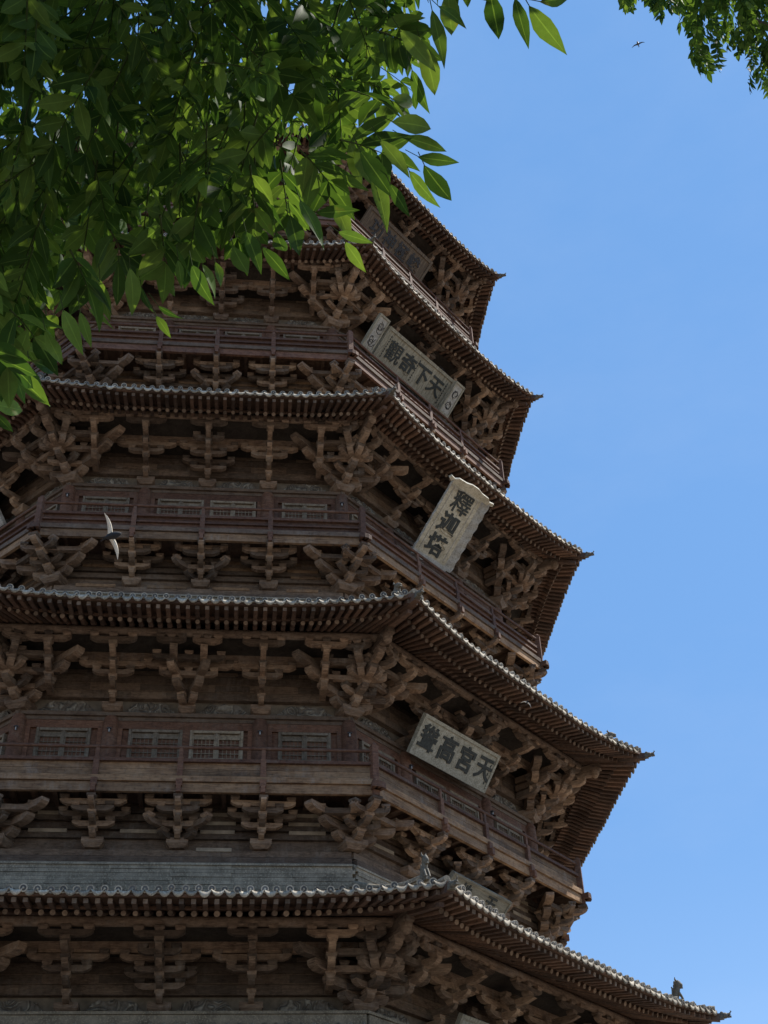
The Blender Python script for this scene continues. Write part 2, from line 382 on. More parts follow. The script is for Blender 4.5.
def roof_storey(i):
    Re, Zc, Rc, Zt = ST[i][:4]
    ext, upz = .25, {1:.18, 2:.28, 3:.12, 4:.12, 5:.14}[i]
    a0 = Re*C8-ext; U = Re*S8; zm = Zc-upz
    ve = lambda u: a0+ext*min(1, abs(u)/U)**4
    ze = lambda u: zm+upz*min(1, abs(u)/U)**3.2
    if i < 5:
        vr = ST[i+1][2]*C8+.12; zr = ST[i+1][3]-5.23
    else: vr, zr = .9, zm+7.2
    def zs(u, v):
        r = max(0.0, min(1.0, (ve(u)-v)/(ve(u)-vr))); return ze(u)*(1-r)+zr*r - .55*math.sin(math.pi*r)*(1 if i < 5 else 2.2)*.5
    vp = Rc*C8+1.8; zp = Zt+LV+.2+4*HL+.165+.07+.12           # eave purlin centre
    rnd = random.Random(50+i)
    # tile rows, caps and drip tiles
    t = MB(); step = .295; nrow = int(U*2/step)//2
    us = [k*step for k in range(-nrow, nrow+1)]
    prof = [(math.cos(math.pi*q/6), math.sin(math.pi*q/6)) for q in range(7)]
    for u in us:
        if abs(u) > U-.08: continue
        u_ = u+rnd.uniform(-.02, .02); v0 = ve(u)+rnd.uniform(-.02, .025)-(.1 if rnd.random() < .03 else 0); v1 = max(vr, abs(u)/T8)
        if v1 > v0-.15: v1 = v0-.15
        n = 6 if v0-v1 > 1.2 else 3; vs = []; dz = rnd.uniform(-.018, .018)+.022*math.sin(u*.9+i)
        for q in range(n+1):
            v = v0+(v1-v0)*q/n; z = zs(u, v)+dz
            for c_, s_ in prof: vs.append((v, u_+.078*c_, z+.03+.082*s_))
        t.add(vs, [(q*7+p, q*7+p+1, (q+1)*7+p+1, (q+1)*7+p) for q in range(n) for p in range(6)], 0, True)
        z = zs(u, v0)+dz+.035; rr = .088*rnd.uniform(.94, 1.06)
        t.tube([(v0-.02,u_,z), (v0+.035,u_,z-.008)], rr, 12); t.tube([(v0+.03,u_,z-.008), (v0+.04,u_,z-.01)], rr*.74, 10, 1); t.ball((v0+.04,u_,z-.01), (.012,rr*.3,rr*.3), 0, 6, 4)
    for k in range(len(us)-1):                                            # drip tiles between the rows
        um = (us[k]+us[k+1])/2
        if abs(um) > U-.1: continue
        v0 = ve(um)+.01; z = zs(um, v0); vs = []; h = rnd.uniform(.075, .11); tl = rnd.uniform(-.02, .02)
        for q in range(7):
            a = -1+q/3; top = z+.035-.06*(1-a*a); bot = top-.03-h*(1-a*a)**.7
            for vv in (v0, v0+.03): vs += [(vv, um+a*step*.5, top), (vv+.02+tl, um+a*step*.5, bot)]
        fs = []
        for q in range(6):
            b = q*4; n_ = b+4
            fs += [(b+2,n_+2,n_+3,b+3), (b,b+1,n_+1,n_), (b+1,b+3,n_+3,n_+1), (b,n_,n_+2,b+2)]
        t.add(vs, fs, 0, True)
        vi = max(vr, abs(um)/T8+.1)
        if vi < v0-.3:
            q4 = [(v0+(vi-v0)*q/5) for q in range(6)]
            vs = []
            for v in q4: vs += [(v, um-step*.36, zs(um, v)+.035), (v, um, zs(um, v)-.01), (v, um+step*.36, zs(um, v)+.035)]
            t.add(vs, [(q*3+p, q*3+p+1, q*3+p+4, q*3+p+3) for q in range(5) for p in range(2)], 0, True)
    tiles = t.mesh('tile_rows', [M_tile, M_tiledisc])
    # deck under the tiles
    dk = MB(); nu, nv = 24, 8; vs = []
    for lay in (0, 1):
        for a in range(nu+1):
            s_ = -1+2*a/nu
            for b in range(nv+1):
                u0 = s_*U; ve0 = ve(u0); v = ve0-.02+(vr-ve0)*b/nv; u = s_*v*T8 if b else s_*(ve0-.02)*T8
                r = b/nv; z = ze(u0)*(1-r)+zr*r-.55*math.sin(math.pi*r)*(1 if i < 5 else 2.2)*.5
                vs.append((v, u, z+.012-lay*(.085+.08*min(1, r*5))))
    W = nv+1; N = (nu+1)*W; fs = []
    for a in range(nu):
        for b in range(nv):
            k = a*W+b; fs.append((k, k+1, k+W+1, k+W)); fs.append((N+k, N+k+W, N+k+W+1, N+k+1))
        fs.append((a*W, (a+1)*W, N+(a+1)*W, N+a*W))
    dk.add(vs, fs)
    # fascia board behind the drip tiles, two courses
    for k in range(24):
        ua, ub = -U+2*U*k/24, -U+2*U*(k+1)/24
        for dv, dz, hh in ((-.05, -.085, .07), (-.78, -.13, .06)):
            if dv < -.5 and (abs(ua) > U-.35 or abs(ub) > U-.35): continue
            dk.bar((ve(ua)+dv, ua, ze(ua)+dz+(-dv*.06 if dv < -.5 else 0)), (ve(ub)+dv, ub, ze(ub)+dz+(-dv*.06 if dv < -.5 else 0)), .07, hh, 0)
    deck = dk.mesh('roof_slope', M_rafter)
    # rafters
    er = MB(); fr = MB(); nr = int(U/.262); u0 = .52*U
    Up = vp*T8
    for k in range(-nr, nr+1):
        u = (k+.0)*.262
        if abs(u) > U-.12: continue
        s_ = 1 if u >= 0 else -1; au = abs(u)
        ui = u if au < u0 else s_*(u0+(au-u0)*(Up-.05-u0)/(U-u0))
        j = rnd.uniform(-.012, .012)
        zo = ze(u)-.20
        A = Vector((ve(u)-.09, u+j, zo)); B = Vector((vp, ui, zp+.26))
        d = (B-A); L = d.length; d.normalize()
        Bf = A+d*1.35; Bf.z = A.z+1.35*.17
        fr.bar(A, Bf, .105, .105*rnd.uniform(.9, 1.1), 0, w2=.12, h2=.12)
        A2 = A+d*.68; A2.z = zo-.02+rnd.uniform(-.012, .012)
        B2 = Vector((vp-.85, ui if au < u0 else ui*(vp-.85)/vp, 0)); B2.z = zp+.21+(zp+.21-A2.z)*.85/(A2-Vector((vp, ui, 0))).xy.length
        mid = Vector((vp, ui, zp+.21)); rr = .066*rnd.uniform(.92, 1.08)
        er.tube([A2, mid, B2], rr, 8)
    er.m[16::18] = [1]*len(er.m[16::18]); fr.m[0::6] = [1]*len(fr.m[0::6])
    rafters, flyers = er.mesh('round_rafters', [M_rafter, M_endgrain]), fr.mesh('flying_rafters', [M_rafter, M_endgrain])
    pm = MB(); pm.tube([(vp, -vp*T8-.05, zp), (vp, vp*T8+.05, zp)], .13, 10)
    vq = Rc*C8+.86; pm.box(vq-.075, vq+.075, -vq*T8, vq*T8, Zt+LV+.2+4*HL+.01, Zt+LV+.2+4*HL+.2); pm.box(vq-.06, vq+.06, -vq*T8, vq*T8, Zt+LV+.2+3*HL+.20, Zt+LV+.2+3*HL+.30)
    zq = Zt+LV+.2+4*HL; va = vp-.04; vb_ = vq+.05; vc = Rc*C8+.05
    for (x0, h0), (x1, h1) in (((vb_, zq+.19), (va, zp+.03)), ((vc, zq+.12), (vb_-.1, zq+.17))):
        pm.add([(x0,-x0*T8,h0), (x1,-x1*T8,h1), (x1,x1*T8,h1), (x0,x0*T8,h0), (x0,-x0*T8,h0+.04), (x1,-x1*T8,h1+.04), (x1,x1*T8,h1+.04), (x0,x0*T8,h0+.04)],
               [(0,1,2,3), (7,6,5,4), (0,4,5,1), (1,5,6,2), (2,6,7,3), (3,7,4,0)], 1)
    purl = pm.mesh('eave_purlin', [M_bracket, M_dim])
    for j in ALL:
        fm = face_mat(i, j)
        rs = inst('roof_slope', deck, pagoda, fm)
        inst('tile_rows', tiles, rs)
        inst('round_rafters', rafters, rs); inst('flying_rafters', flyers, rs); inst('eave_purlin', purl, rs)
    # hips: ridge, beast, corner beam and its beast head, local +X along the corner
    zh = lambda x: zs(x*S8, x*C8)
    Rr = vr/C8; hr = MB(); seg = 8; Re_r = Re-1.05
    pts = [(Re_r+(Rr-Re_r)*q/seg) for q in range(seg+1)]
    for q in range(seg):
        a, b = pts[q], pts[q+1]
        hr.bar((a, 0, zh(a)+.16), (b, 0, zh(b)+.16), .22, .3); hr.bar((a, 0, zh(a)+.34), (b, 0, zh(b)+.34), .3, .06)
    hr.tube([(Re_r-.1, 0, zh(Re_r)+.40), (Rr, 0, zh(Rr)+.40)] if i == 99 else [(p, 0, zh(p)+.40) for p in pts], .085, 8)
    hr.tube([(Re-.03-.2*q, 0, zh(Re-.03-.2*q)+.06) for q in range(6)], .09, 8)     # cover tile down to the tip
    hipm = hr.mesh('hip_ridge', M_ridge)
    cb = MB()
    cb.bar((vp/C8-1.0, 0, zp+.40), (Re-.35, 0, Zc-.42), .2, .24, w2=.14, h2=.1); cb.bar((vp/C8+.3, 0, zp+.28), (Re+.06, 0, Zc-.20), .19, .2)
    cbm = cb.mesh('corner_beam', M_rafter)
    for j in ALL:
        cm = face_mat(i, j, 22.5)
        h = inst('hip_ridge', hipm, pagoda, cm)
        inst('ridge_beast', BEAST, h, Matrix.Translation((Re_r+.05, 0, zh(Re_r)+.34)) @ (Matrix.Scale(.72, 4) if i > 1 else Matrix.Diagonal((.52, .52, .95, 1))))
        c_ = inst('corner_beam', cbm, pagoda, cm)
        inst('beam_beast_head', BEAMHEAD, c_, Matrix.Translation((Re+.06, 0, Zc-.17)) @ Matrix.Scale(.72, 4))
    # ring ridge against the balcony base
    if i < 5:
        rg = MB(); vv = vr+.14; n = 10
        zz = zr+.02
        for q in range(6):
            ua, ub = -vv*T8+2*vv*T8*q/6, -vv*T8+2*vv*T8*(q+1)/6
            
            for c_ in range(7):
                jv = rnd.uniform(-.012, .012); rg.bar((vv+jv, ua+.07*(c_ % 2), zz-.03+.104*(c_+.5)), (vv+jv, ub-.006+.07*(c_ % 2), zz-.03+.104*(c_+.5)), .3, .096)
        rg.bar((vv, -vv*T8, zz+.72), (vv, vv*T8, zz+.72), .38, .055); rg.bar((vv, -vv*T8, zz+.02), (vv, vv*T8, zz+.02), .36, .05)
        rg.tube([(vv, -vv*T8, zz+.77), (vv, vv*T8, zz+.77)], .07, 8)
        rgm = rg.mesh('ring_ridge', M_ridge)
        for j in ALL: inst('ring_ridge', rgm, pagoda, face_mat(i, j))
for i in ST: roof_storey(i)

# finial on the summit
fm_ = MB(); zt = ST[5][1]+6.9
prof = [(1.3,0), (1.5,.5), (1.2,1.0), (.5,1.3), (.5,1.6), (.95,1.9), (.35,2.3), (.28,3.0), (.85,3.1), (.28,3.3), (.8,3.7), (.27,3.9), (.72,4.3), (.26,4.5), (.62,4.9), (.2,5.2), (.16,6.2), (.3,6.5), (.12,6.9), (.05,8.5)]
fm_.tube([(0,0,zt+z) for r_, z in prof], [r_ for r_, z in prof], 16)
fm_.build('summit_finial', M_iron, pagoda)

# ------------------------------------------------------------------ storeys
def window_mesh(wd, h):
    """pair of lattice casements, local X outwards, centred on Y, from z=0 to h"""
    m = MB(); a = wd/2
    for s in (-1, 1): m.box(-.03, .09, s*a-.035, s*a+.035, 0, h, 0)
    m.box(-.03, .085, -a+.045, a-.045, h-.08, h, 0); m.box(-.03, .085, -a+.045, a-.045, 0, .07, 0); m.box(-.025, .07, -.03, .03, .07, h-.08, 0)
    for s in (-1, 1):
        y0, y1 = (s*.03, s*(a-.035)) if s > 0 else (-(a-.035), -.03)
        m.box(-.015, .045, y0, y0+.045, .07, h-.08, 0); m.box(-.015, .045, y1-.045, y1, .07, h-.08, 0)
        m.box(-.017, .043, y0+.045, y1-.045, h-.26, h-.20, 0); m.box(-.017, .043, y0+.045, y1-.045, .09, .15, 0)
        m.box(-.01, .012, y0+.045, y1-.045, h-.2, h-.09, 0)
        Y0, Y1 = y0+.045, y1-.045
        for k in range(1, 5): y = Y0+(Y1-Y0)*k/5; m.box(0, .02, y-.0095, y+.0095, .15, h-.26, 0)
        nz = max(3, round((h-.41)/.15))
        for k in range(1, nz): z = .15+(h-.41)*k/nz; m.box(.002, .024, Y0, Y1, z-.010, z+.010, 0)
    m.box(-.06, -.035, -a+.03, a-.03, .03, h-.03, 1)
    return m.mesh('lattice_window', [M_lattice, M_pane])

def lamp_mesh():
    m = MB(); m.box(0, .09, -.05, .05, -.06, .12, 0); m.bar((.08,0,.05), (.2,0,.10), .07, .05, 0); m.tube([(.14,0,-.09), (.14,0,.06)], .028, 8, 1); m.box(.09,.19,-.1,.1,.07,.1,0)
    me = m.mesh('spotlight', [M_iron, M_white]); me.transform(Matrix.Scale(.62, 4)); return me
LAMP = lamp_mesh()
def floodbox_mesh():
    m = MB(); m.box(-.03, .12, -.07, .07, 0, .13, 0); m.box(.12, .13, -.055, .055, .015, .115, 1); return m.mesh('floodlight', [M_iron, M_white])
FLOOD = floodbox_mesh()

def storey(i):
    Re, Zc, Rc, Zt, Rb, Zr = ST[i][:6]
    v = Rc*C8; half = Rc*S8; uc = half*.452
    zl = Zt+LV                                    # top of the plate beam, brackets stand here
    rnd = random.Random(90+i)
    # walls with plate beams and boarding up to the eave
    zb = (Zr-1.0) if Zr else Zt-3.2
    wl = MB()
    wl.box(v-.14, v-.05, -half, half, zb, Zt-.02, 0)                      # wall boards
    edges = [-half, -uc, uc, half]
    for a, b in zip(edges[:-1], edges[1:]):
        wl.box(v-.05, v+.03, a+.2, b-.2, Zt-.36, Zt-.03, 0)               # head board
        wl.box(v-.05, v+.04, a+.2, a+.34, zb, Zt-.36, 0); wl.box(v-.05, v+.04, b-.34, b-.2, zb, Zt-.36, 0)
    wl.box(v-.05, v+.045, -.13, .13, zb, Zt-.36, 0)
    wall = wl.mesh('storey_wall', M_red)
    pb = MB(); pb.box(v-.2, v+.13, -half-.12, half+.12, Zt, zl-.004, 0); pb.box(v-.09, v+.05, -half, half, Zt-.12, Zt-.004, 0)
    plate = pb.mesh('plate_beam', M_beam)
    bd = MB()                                                              # log boarding between the bracket sets
    bd.box(v-.2, v-.1, -half, half, zl, zl+.5, 1)
    for k in range(5):
        bd.box(v-.11, v+.075, -half, half, zl+.47+k*.26, zl+.47+k*.26+.25, 0)
        for a in range(4):
            y = -half+2*half*(a+.5)/4+rnd.uniform(-.3, .3); bd.box(v+.075, v+.09, y-.5, y+.5, zl+.49+k*.26, zl+.49+k*.26+.2, 0)
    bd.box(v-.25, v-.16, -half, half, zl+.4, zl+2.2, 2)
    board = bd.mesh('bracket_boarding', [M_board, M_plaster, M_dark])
    def carve(w_):
        m = MB(); pts = [(-w_/2, 0), (w_/2, 0), (w_/2, .1), (w_*.42, .17), (w_*.36, .3), (w_*.25, .37), (w_*.1, .33), (0, .4), (-w_*.1, .33), (-w_*.25, .37), (-w_*.36, .3), (-w_*.42, .17), (-w_/2, .1)]
        m.prism(pts, (v-.06, 0, zl+.01), (0,1,0), (0,0,1), (1,0,0), .1); return m.mesh('carved_board', M_carved)
    cvs, cvm = carve((half-uc)*.62), carve(uc*.66)
    # column
    def col_mesh():
        m = MB(); m.tube([(0,0,zb-.2), (0,0,Zt-.5), (0,0,Zt-.12), (0,0,Zt-.01)], [.235,.225,.215,.17], 16); return m.mesh('column', M_red)
    col = col_mesh()
    wz = zb+.62; wh = Zt-.38-wz
    ww = 1.42 if i < 4 else 1.3
    win = window_mesh(ww, wh)
    for j in ALL:
        fm = face_mat(i, j)
        wo = inst('storey_wall', wall, pagoda, fm)
        if i > 1:
            for y in (-(half+uc)/2+.0, -.82, .88, (half+uc)/2):
                inst('lattice_window', win, wo, Matrix.Translation((v-.03, y, wz)))
        inst('plate_beam', plate, wo); bo = inst('bracket_boarding', board, pagoda, fm)
        if j in FRONT:
            for y in (-(half+uc)/2, (half+uc)/2): inst('carved_board', cvs, bo, Matrix.Translation((0, y, 0)))
            for y in (-uc/2, uc/2): inst('carved_board', cvm, bo, Matrix.Translation((0, y, 0)))
        for y in ((-uc, uc) if j in FRONT else ()):
            c_ = inst('column', col, pagoda, fm @ Matrix.Translation((v, y, 0)))
            if j in FRONT and i == 2: inst('spotlight', LAMP, c_, Matrix.Translation((.2, 0, Zt-.55)))
        c_ = None if j not in FRONT+(-2,) else inst('column', col, pagoda, face_mat(i, j, 22.5) @ Matrix.Translation((Rc, 0, 0)))
        if j in (0, -1) and i in (2, 3): inst('spotlight', LAMP, c_, Matrix.Rotation(R(-22.5 if j == 0 else 22.5), 4, 'Z') @ Matrix.Translation((.2, 0, Zt-.55)))
        if j not in FRONT: continue
        # eave brackets
        for y in (-uc, uc): inst('eave_bracket_set', bset('column', 4, i % 2), pagoda, fm @ Matrix.Translation((v, y, zl)))
        inst('eave_bracket_set', bset('splayed' if i == 2 else 'mid', 4, i % 2), pagoda, fm @ Matrix.Translation((v, 0, zl)))
        for s in (-1, 1):
            inst('small_bracket_set', bset('small', 4, 0), pagoda, fm @ Matrix.Translation((v, s*(half-.78), zl)))
        inst('corner_bracket_set', bset('corner', 4, i % 2), pagoda, face_mat(i, j, 22.5) @ Matrix.Translation((Rc, 0, zl)))
        if j == -1: inst('corner_bracket_set', bset('corner', 4, i % 2), pagoda, face_mat(i, -2, 22.5) @ Matrix.Translation((Rc, 0, zl)))
    if not Rb: return
    # balcony
    vb = Rb*C8; hb = Rb*S8; zt_ = Zr-.92                                   # bottom of the panel board
    zf = zt_-.44                                                           # bottom of the outer fascia
    dk = MB(); dk.add([(v-.2, -(v-.2)*T8, zt_-.06), (vb-.06, -(vb-.06)*T8, zt_-.06), (vb-.06, (vb-.06)*T8, zt_-.06), (v-.2, (v-.2)*T8, zt_-.06),
                       (v-.2, -(v-.2)*T8, zt_-.14), (vb-.06, -(vb-.06)*T8, zt_-.14), (vb-.06, (vb-.06)*T8, zt_-.14), (v-.2, (v-.2)*T8, zt_-.14)],
                      [(0,1,2,3), (7,6,5,4), (0,4,5,1), (1,5,6,2), (2,6,7,3), (3,7,4,0)])
    for k in range(int(hb/.55)*2):
        y = -hb+.3+k*.55
        if abs(y) < hb-.3: dk.box(v, vb-.1, y-.06, y+.06, zt_-.3, zt_-.145)
    deck = dk.mesh('balcony_floor', M_rafter)
    rl = MB()
    q = vb-.02
    rl.tube([(q, -q*T8, Zr-.05)] + [(q, -q*T8+2*q*T8*k/8, Zr-.05+rnd.uniform(-.012, .012)) for k in range(1, 8)] + [(q, q*T8, Zr-.05)], .05, 8)
    rl.box(q-.05, q+.05, -q*T8, q*T8, Zr-.48, Zr-.39)
    rail = rl.mesh('handrail', M_red)
    pn = MB(); n = 4; pe = [-q*T8, -uc*1.05, 0, uc*1.05, q*T8]
    for a, b in zip(pe[:-1], pe[1:]):
        pn.box(q-.08, q-.045, a+.05, b-.05, zt_, zt_+.25); pn.box(q-.08, q-.04, a+.05, b-.05, zt_+.256, Zr-.484)
        if i > 2: pn.box(q-.045, q+.03, a+.05, b-.05, zt_+.22, zt_+.28)
    panel = pn.mesh('rail_panel', M_pale if i == 2 else M_red)
    fs = MB(); fs.box(q-.1, q+.1, -(q+.1)*T8, (q+.1)*T8, zt_-.16, zt_-.002)
    fascia = fs.mesh('floor_edge_beam', M_beam if i != 2 else M_pale)
    f2 = MB()
    for a, b in zip(pe[:-1], pe[1:]): f2.box(q-.06, q+.045, a+.03, b-.03, zf, zt_-.18)
    fas2 = f2.mesh('balcony_fascia', M_pale if i < 4 else M_red)
    ps = MB(); ps.box(q-.06, q+.07, -.075, .075, zf-.02, Zr-.38); ps.box(q-.03, q+.03, -.05, .05, Zr-.38, Zr-.06); ps.box(q-.02, q+.15, -.085, .085, zt_-.3, zt_-.1)
    ps.box(q+.04, q+.22, -.06, .06, zf-.06, zf+.14)
    post = ps.mesh('railing_post', M_red)
    cp_ = MB(); cp_.box(Rb-.1, Rb+.08, -.09, .09, zf-.02, Zr+.10); cp_.ball((Rb-.01, 0, Zr+.12), .08)
    for s in (-1, 0, 1): cp_.bar((Rb-.1, 0, zt_-.23), (Rb+.28*math.cos(s*R(24)), .28*math.sin(s*R(24))*1.2, zt_-.23), .16, .17)
    cpost = cp_.mesh('corner_post', M_red)
    # base storey behind the balcony brackets
    zw = Zt-3.95
    bs = MB(); bs.box(v-.16, v-.02, -half, half, zw-.6, zf+.3, 0)
    for k, z in enumerate((zw-.42, zw-.2, zw+.3, zw+.55, zw+.80, zw+1.02)):
        bs.box(v-.02, v+.10 if k else v+.2, -half, half, z, z+.17, 0 if k != 0 else 3)
        if k in (1, 2, 3, 4):
            for y in (-half*.72, -uc*.5, uc*.5, half*.72):
                if rnd.random() < .75: bs.box(v+.0, v+.125, y-.48+rnd.uniform(-.15, .1), y+.48+rnd.uniform(-.1, .15), z+.135, z+.235, 2)
    base = bs.mesh('balcony_base_wall', [M_board, M_plaster, simple('pale_new_plank', (.26,.205,.145), .85, 4, .35) if i == 2 else M_pale, M_beam])
    for j in ALL:
        fm = face_mat(i, j)
        b = inst('balcony_floor', deck, pagoda, fm)
        inst('handrail', rail, b); inst('rail_panel', panel, b); inst('floor_edge_beam', fascia, b); inst('balcony_fascia', fas2, b)
        inst('balcony_base_wall', base, pagoda, fm)
        for y in (-uc*1.05, 0, uc*1.05): inst('railing_post', post, b, Matrix.Translation((0, y, 0)))
        inst('corner_post', cpost, pagoda, face_mat(i, j, 22.5))
        if j not in FRONT: continue
        for y in (-uc*1.05, 0, uc*1.05):
            inst('balcony_bracket_set', bset('column' if y else 'mid', 3, (i+1) % 2), pagoda, fm @ Matrix.Translation((v, y, zw)))
        inst('balcony_corner_bracket_set', bset('corner', 3, i % 2), pagoda, face_mat(i, j, 22.5) @ Matrix.Translation((Rc, 0, zw)))
        if j == -1: inst('balcony_corner_bracket_set', bset('corner', 3, i % 2), pagoda, face_mat(i, -2, 22.5) @ Matrix.Translation((Rc, 0, zw)))
for i in ST: storey(i)

# skirt roof, ground storey and terrace
sk = MB(); n = 24; v0, v1 = 15.6, 12.1; z0, z1 = 9.0, 11.0
def skirt_face():
    m = MB()
    for k in range(44):
        a = -v0*T8+2*v0*T8*k/44+.14; vi = max(v1, abs(a)/T8)
        if vi > v0-.2: continue
        zi = z1+(z0-z1)*(vi-v1)/(v0-v1); m.tube([(v0, a, z0+.05), (vi, a, zi+.05)], .08, 8)
    m.add([(v0,-v0*T8,z0), (v0,v0*T8,z0), (v1,v1*T8,z1), (v1,-v1*T8,z1), (v0,-v0*T8,z0-.15), (v0,v0*T8,z0-.15), (v1,v1*T8,z1-.15), (v1,-v1*T8,z1-.15)],
          [(0,1,2,3), (7,6,5,4), (0,4,5,1), (1,5,6,2), (3,2,6,7), (0,3,7,4)])
    return m.mesh('skirt_roof', M_tile)
skm = skirt_face()
rr_ = MB(); vv = 11.95
rr_.box(vv-.2, vv+.1, -vv*T8, vv*T8, 10.9, 11.33); rr_.box(vv-.22, vv+.15, -(vv+.15)*T8, (vv+.15)*T8, 11.333, 11.40)
rrm = rr_.mesh('skirt_ridge', M_ridge)
lw = MB(); lw.box(10.9, 11.4, -11.4*T8, 11.4*T8, 4.4, 11.0)
lwm = lw.mesh('ground_storey_wall', simple('red_earth_wall', (.24,.09,.06), .9, 1.2, .3))
tr = MB(); tr.box(0, 17.5, -17.5*T8, 17.5*T8, 0, 4.2); tr.box(17.2, 17.6, -17.6*T8, 17.6*T8, 4.2, 4.4)
trm = tr.mesh('terrace', simple('terrace_brick', (.27,.26,.24), .9, 2, .3))
gc = MB(); gc.tube([(0,0,4.4), (0,0,8.9)], .3, 14); gcm = gc.mesh('column', M_red)
for j in ALL:
    fm = face_mat(1, j)
    inst('skirt_roof', skm, pagoda, fm); inst('skirt_ridge', rrm, pagoda, fm); inst('ground_storey_wall', lwm, pagoda, fm); inst('terrace', trm, pagoda, fm)
    for y in ((-5.4, -2, 2, 5.4) if j in FRONT else ()): inst('column', gcm, pagoda, fm @ Matrix.Translation((14.2, y, 0)))

# ------------------------------------------------------------------ plaques
def text_mesh(body, size, mat, bold=.02, th=.018, dx=1.0):
    cu = bpy.data.curves.new('lettering', 'FONT'); cu.body = body; cu.size = size; cu.align_x = 'CENTER'; cu.align_y = 'CENTER'
    cu.offset = bold; cu.extrude = th; cu.resolution_u = 3
    o = bpy.data.objects.new('lettering_tmp', cu); C.objects.link(o)
    bpy.context.view_layer.update(); dg = bpy.context.evaluated_depsgraph_get()
    me = bpy.data.meshes.new_from_object(o.evaluated_get(dg)); bpy.data.objects.remove(o)
    xs = [v_.co.x for v_ in me.vertices]; ys = [v_.co.y for v_ in me.vertices]
    cx, cy_ = (min(xs)+max(xs))/2, (min(ys)+max(ys))/2; W, H = max(xs)-min(xs), max(ys)-min(ys)
    for v_ in me.vertices: v_.co.x -= cx; v_.co.y -= cy_
    for v_ in me.vertices:                                # brushed, slightly ragged outline
        q = Vector((v_.co.x, v_.co.y, 0))*7+Vector((ord(body[0]) % 97, 0, 0)); nz = noise.noise_vector(q); v_.co.x += nz.x*.022; v_.co.y += nz.y*.022
    me.materials.clear(); me.materials.append(mat); me['w'] = W; me['h'] = H
    return me
def plaque_frame(i, j, uc, vb, zb, tilt, roll):
    """matrix of a leaning board: local X along the face, Y up the board, Z out of it, origin at its bottom middle"""
    fm = face_mat(i, j)
    X = Vector((0,1,0)); Y = Vector((math.sin(tilt), 0, math.cos(tilt))); Z = X.cross(Y)
    m = Matrix((X, Y, Z)).transposed().to_4x4(); m.translation = (vb, uc, zb)
    return fm @ m @ Matrix.Rotation(roll, 4, 'Z')
def board(name, mat4, w_, h, mats, trim=.07, th=.09):
    e = empty(name, mat=mat4)
    b = MB(); b.box(-w_/2, w_/2, 0, h, -th, 0); b.build('board', mats[0], e)
    f = MB()
    f.box(-w_/2-.02, w_/2+.02, -.03, trim, -th-.02, .035); f.box(-w_/2-.02, w_/2+.02, h-trim, h+.03, -th-.02, .035)
    f.box(-w_/2-.022, -w_/2+trim, trim, h-trim, -th-.02, .033); f.box(w_/2-trim, w_/2+.022, trim, h-trim, -th-.02, .033)
    f.build('border', mats[1], e); return e
def letter(e, ch, x, y, size, mat, bold=.02, sx=1.0, sy_=1.0, rot=0.0):
    me = text_mesh(ch, 1.0, mat, min(bold, .012) if ch in '觀釋' else bold); k = size/max(me['w'], me['h'])
    me.transform(Matrix.Diagonal((k*sx, k*sy_, 1, 1))); me.transform(Matrix.Rotation(rot, 4, 'Z'))
    inst('character', me, e, Matrix.Translation((x, y, .004)))
def hooks(e, xs, y, z0=-.6):
    m = MB()
    for x in xs: m.tube([(x, y, -.05), (x*.9, y+.25, z0)], .025, 6)
    m.build('hanging_iron', M_iron, e)

e = board('plaque', plaque_frame(2, 1, -.6, 11.69, 19.525, .632, .017), 3.743, 1.2, (P_speck, P_speck))
for k, ch in enumerate('聳高宮天'): letter(e, ch, -1.33+.93*k-.03, .62, .80, M_ink, .028, rot=(-.03, .02, -.02, .03)[k])
sm = MB()
for k in range(6): sm.box(1.66, 1.70, .2+.14*k, .29+.14*k, 0, .012)
sm.build('small_inscription', M_ink, e); hooks(e, (-1.4, 1.4), 1.2)
tag(e, 'cream speckled plaque lettered with four black characters ending in 天, above the second lowest railed balcony', 'plaque', 'plaques hanging under the eaves')

e = empty('upright_plaque', mat=plaque_frame(3, 1, -1.0, 11.70, 27.45, .827, .057))
b = MB(); b.box(-.80, .80, 0, 2.62, -.10, 0); b.build('board', P_cream, e)
def flap(s, ys, x0, x1, z1):
    m = MB(); n = 14; pts = []
    for k in range(n+1):
        y = ys[0]+(ys[1]-ys[0])*k/n; pts.append((x0, y, .0)); pts.append((x1+(.05 if k % 2 else 0)*s, y, z1))
    vs = pts+[(p[0]+.0, p[1], p[2]-.06) for p in pts]; N = len(pts); fs = []
    for k in range(n):
        a = 2*k; fs += [(a, a+1, a+3, a+2), (N+a, N+a+2, N+a+3, N+a+1), (a+1, N+a+1, N+a+3, a+3), (a, a+2, N+a+2, N+a)]
    fs += [(0, N, N+1, 1), (2*n, 2*n+1, N+2*n+1, N+2*n)]
    m.add(vs, fs); return m
flap(1, (-.1, 2.66), .79, 1.0, .2).build('side_flap', P_grey, e); flap(-1, (-.1, 2.66), -.79, -.96, .2).build('side_flap', P_grey, e)
m = MB(); pts = [(p*.83, q*.78) for p, q in ((-1.15, .02), (1.15, .02), (1.42, .10), (1.38, .24), (1.12, .2), (.95, .32), (.5, .34), (.2, .42), (-.2, .42), (-.5, .34), (-.95, .32), (-1.12, .2), (-1.38, .24), (-1.42, .10))]
m.prism(pts, (0, 2.57, .1), (1,0,0), (0, .9, .44), (0, -.44, .9), .08); m.build('crest_board', P_cream, e)
m = MB(); pts = [(-.95, .0), (.95, .0), (.85, -.2), (.6, -.16), (.4, -.24), (.15, -.17), (-.15, -.17), (-.4, -.24), (-.6, -.16), (-.85, -.2)]
m.prism(pts, (0, .0, .02), (1,0,0), (0, .95, -.3), (0, .3, .95), .07); m.build('foot_board', P_grey, e)
m = MB()
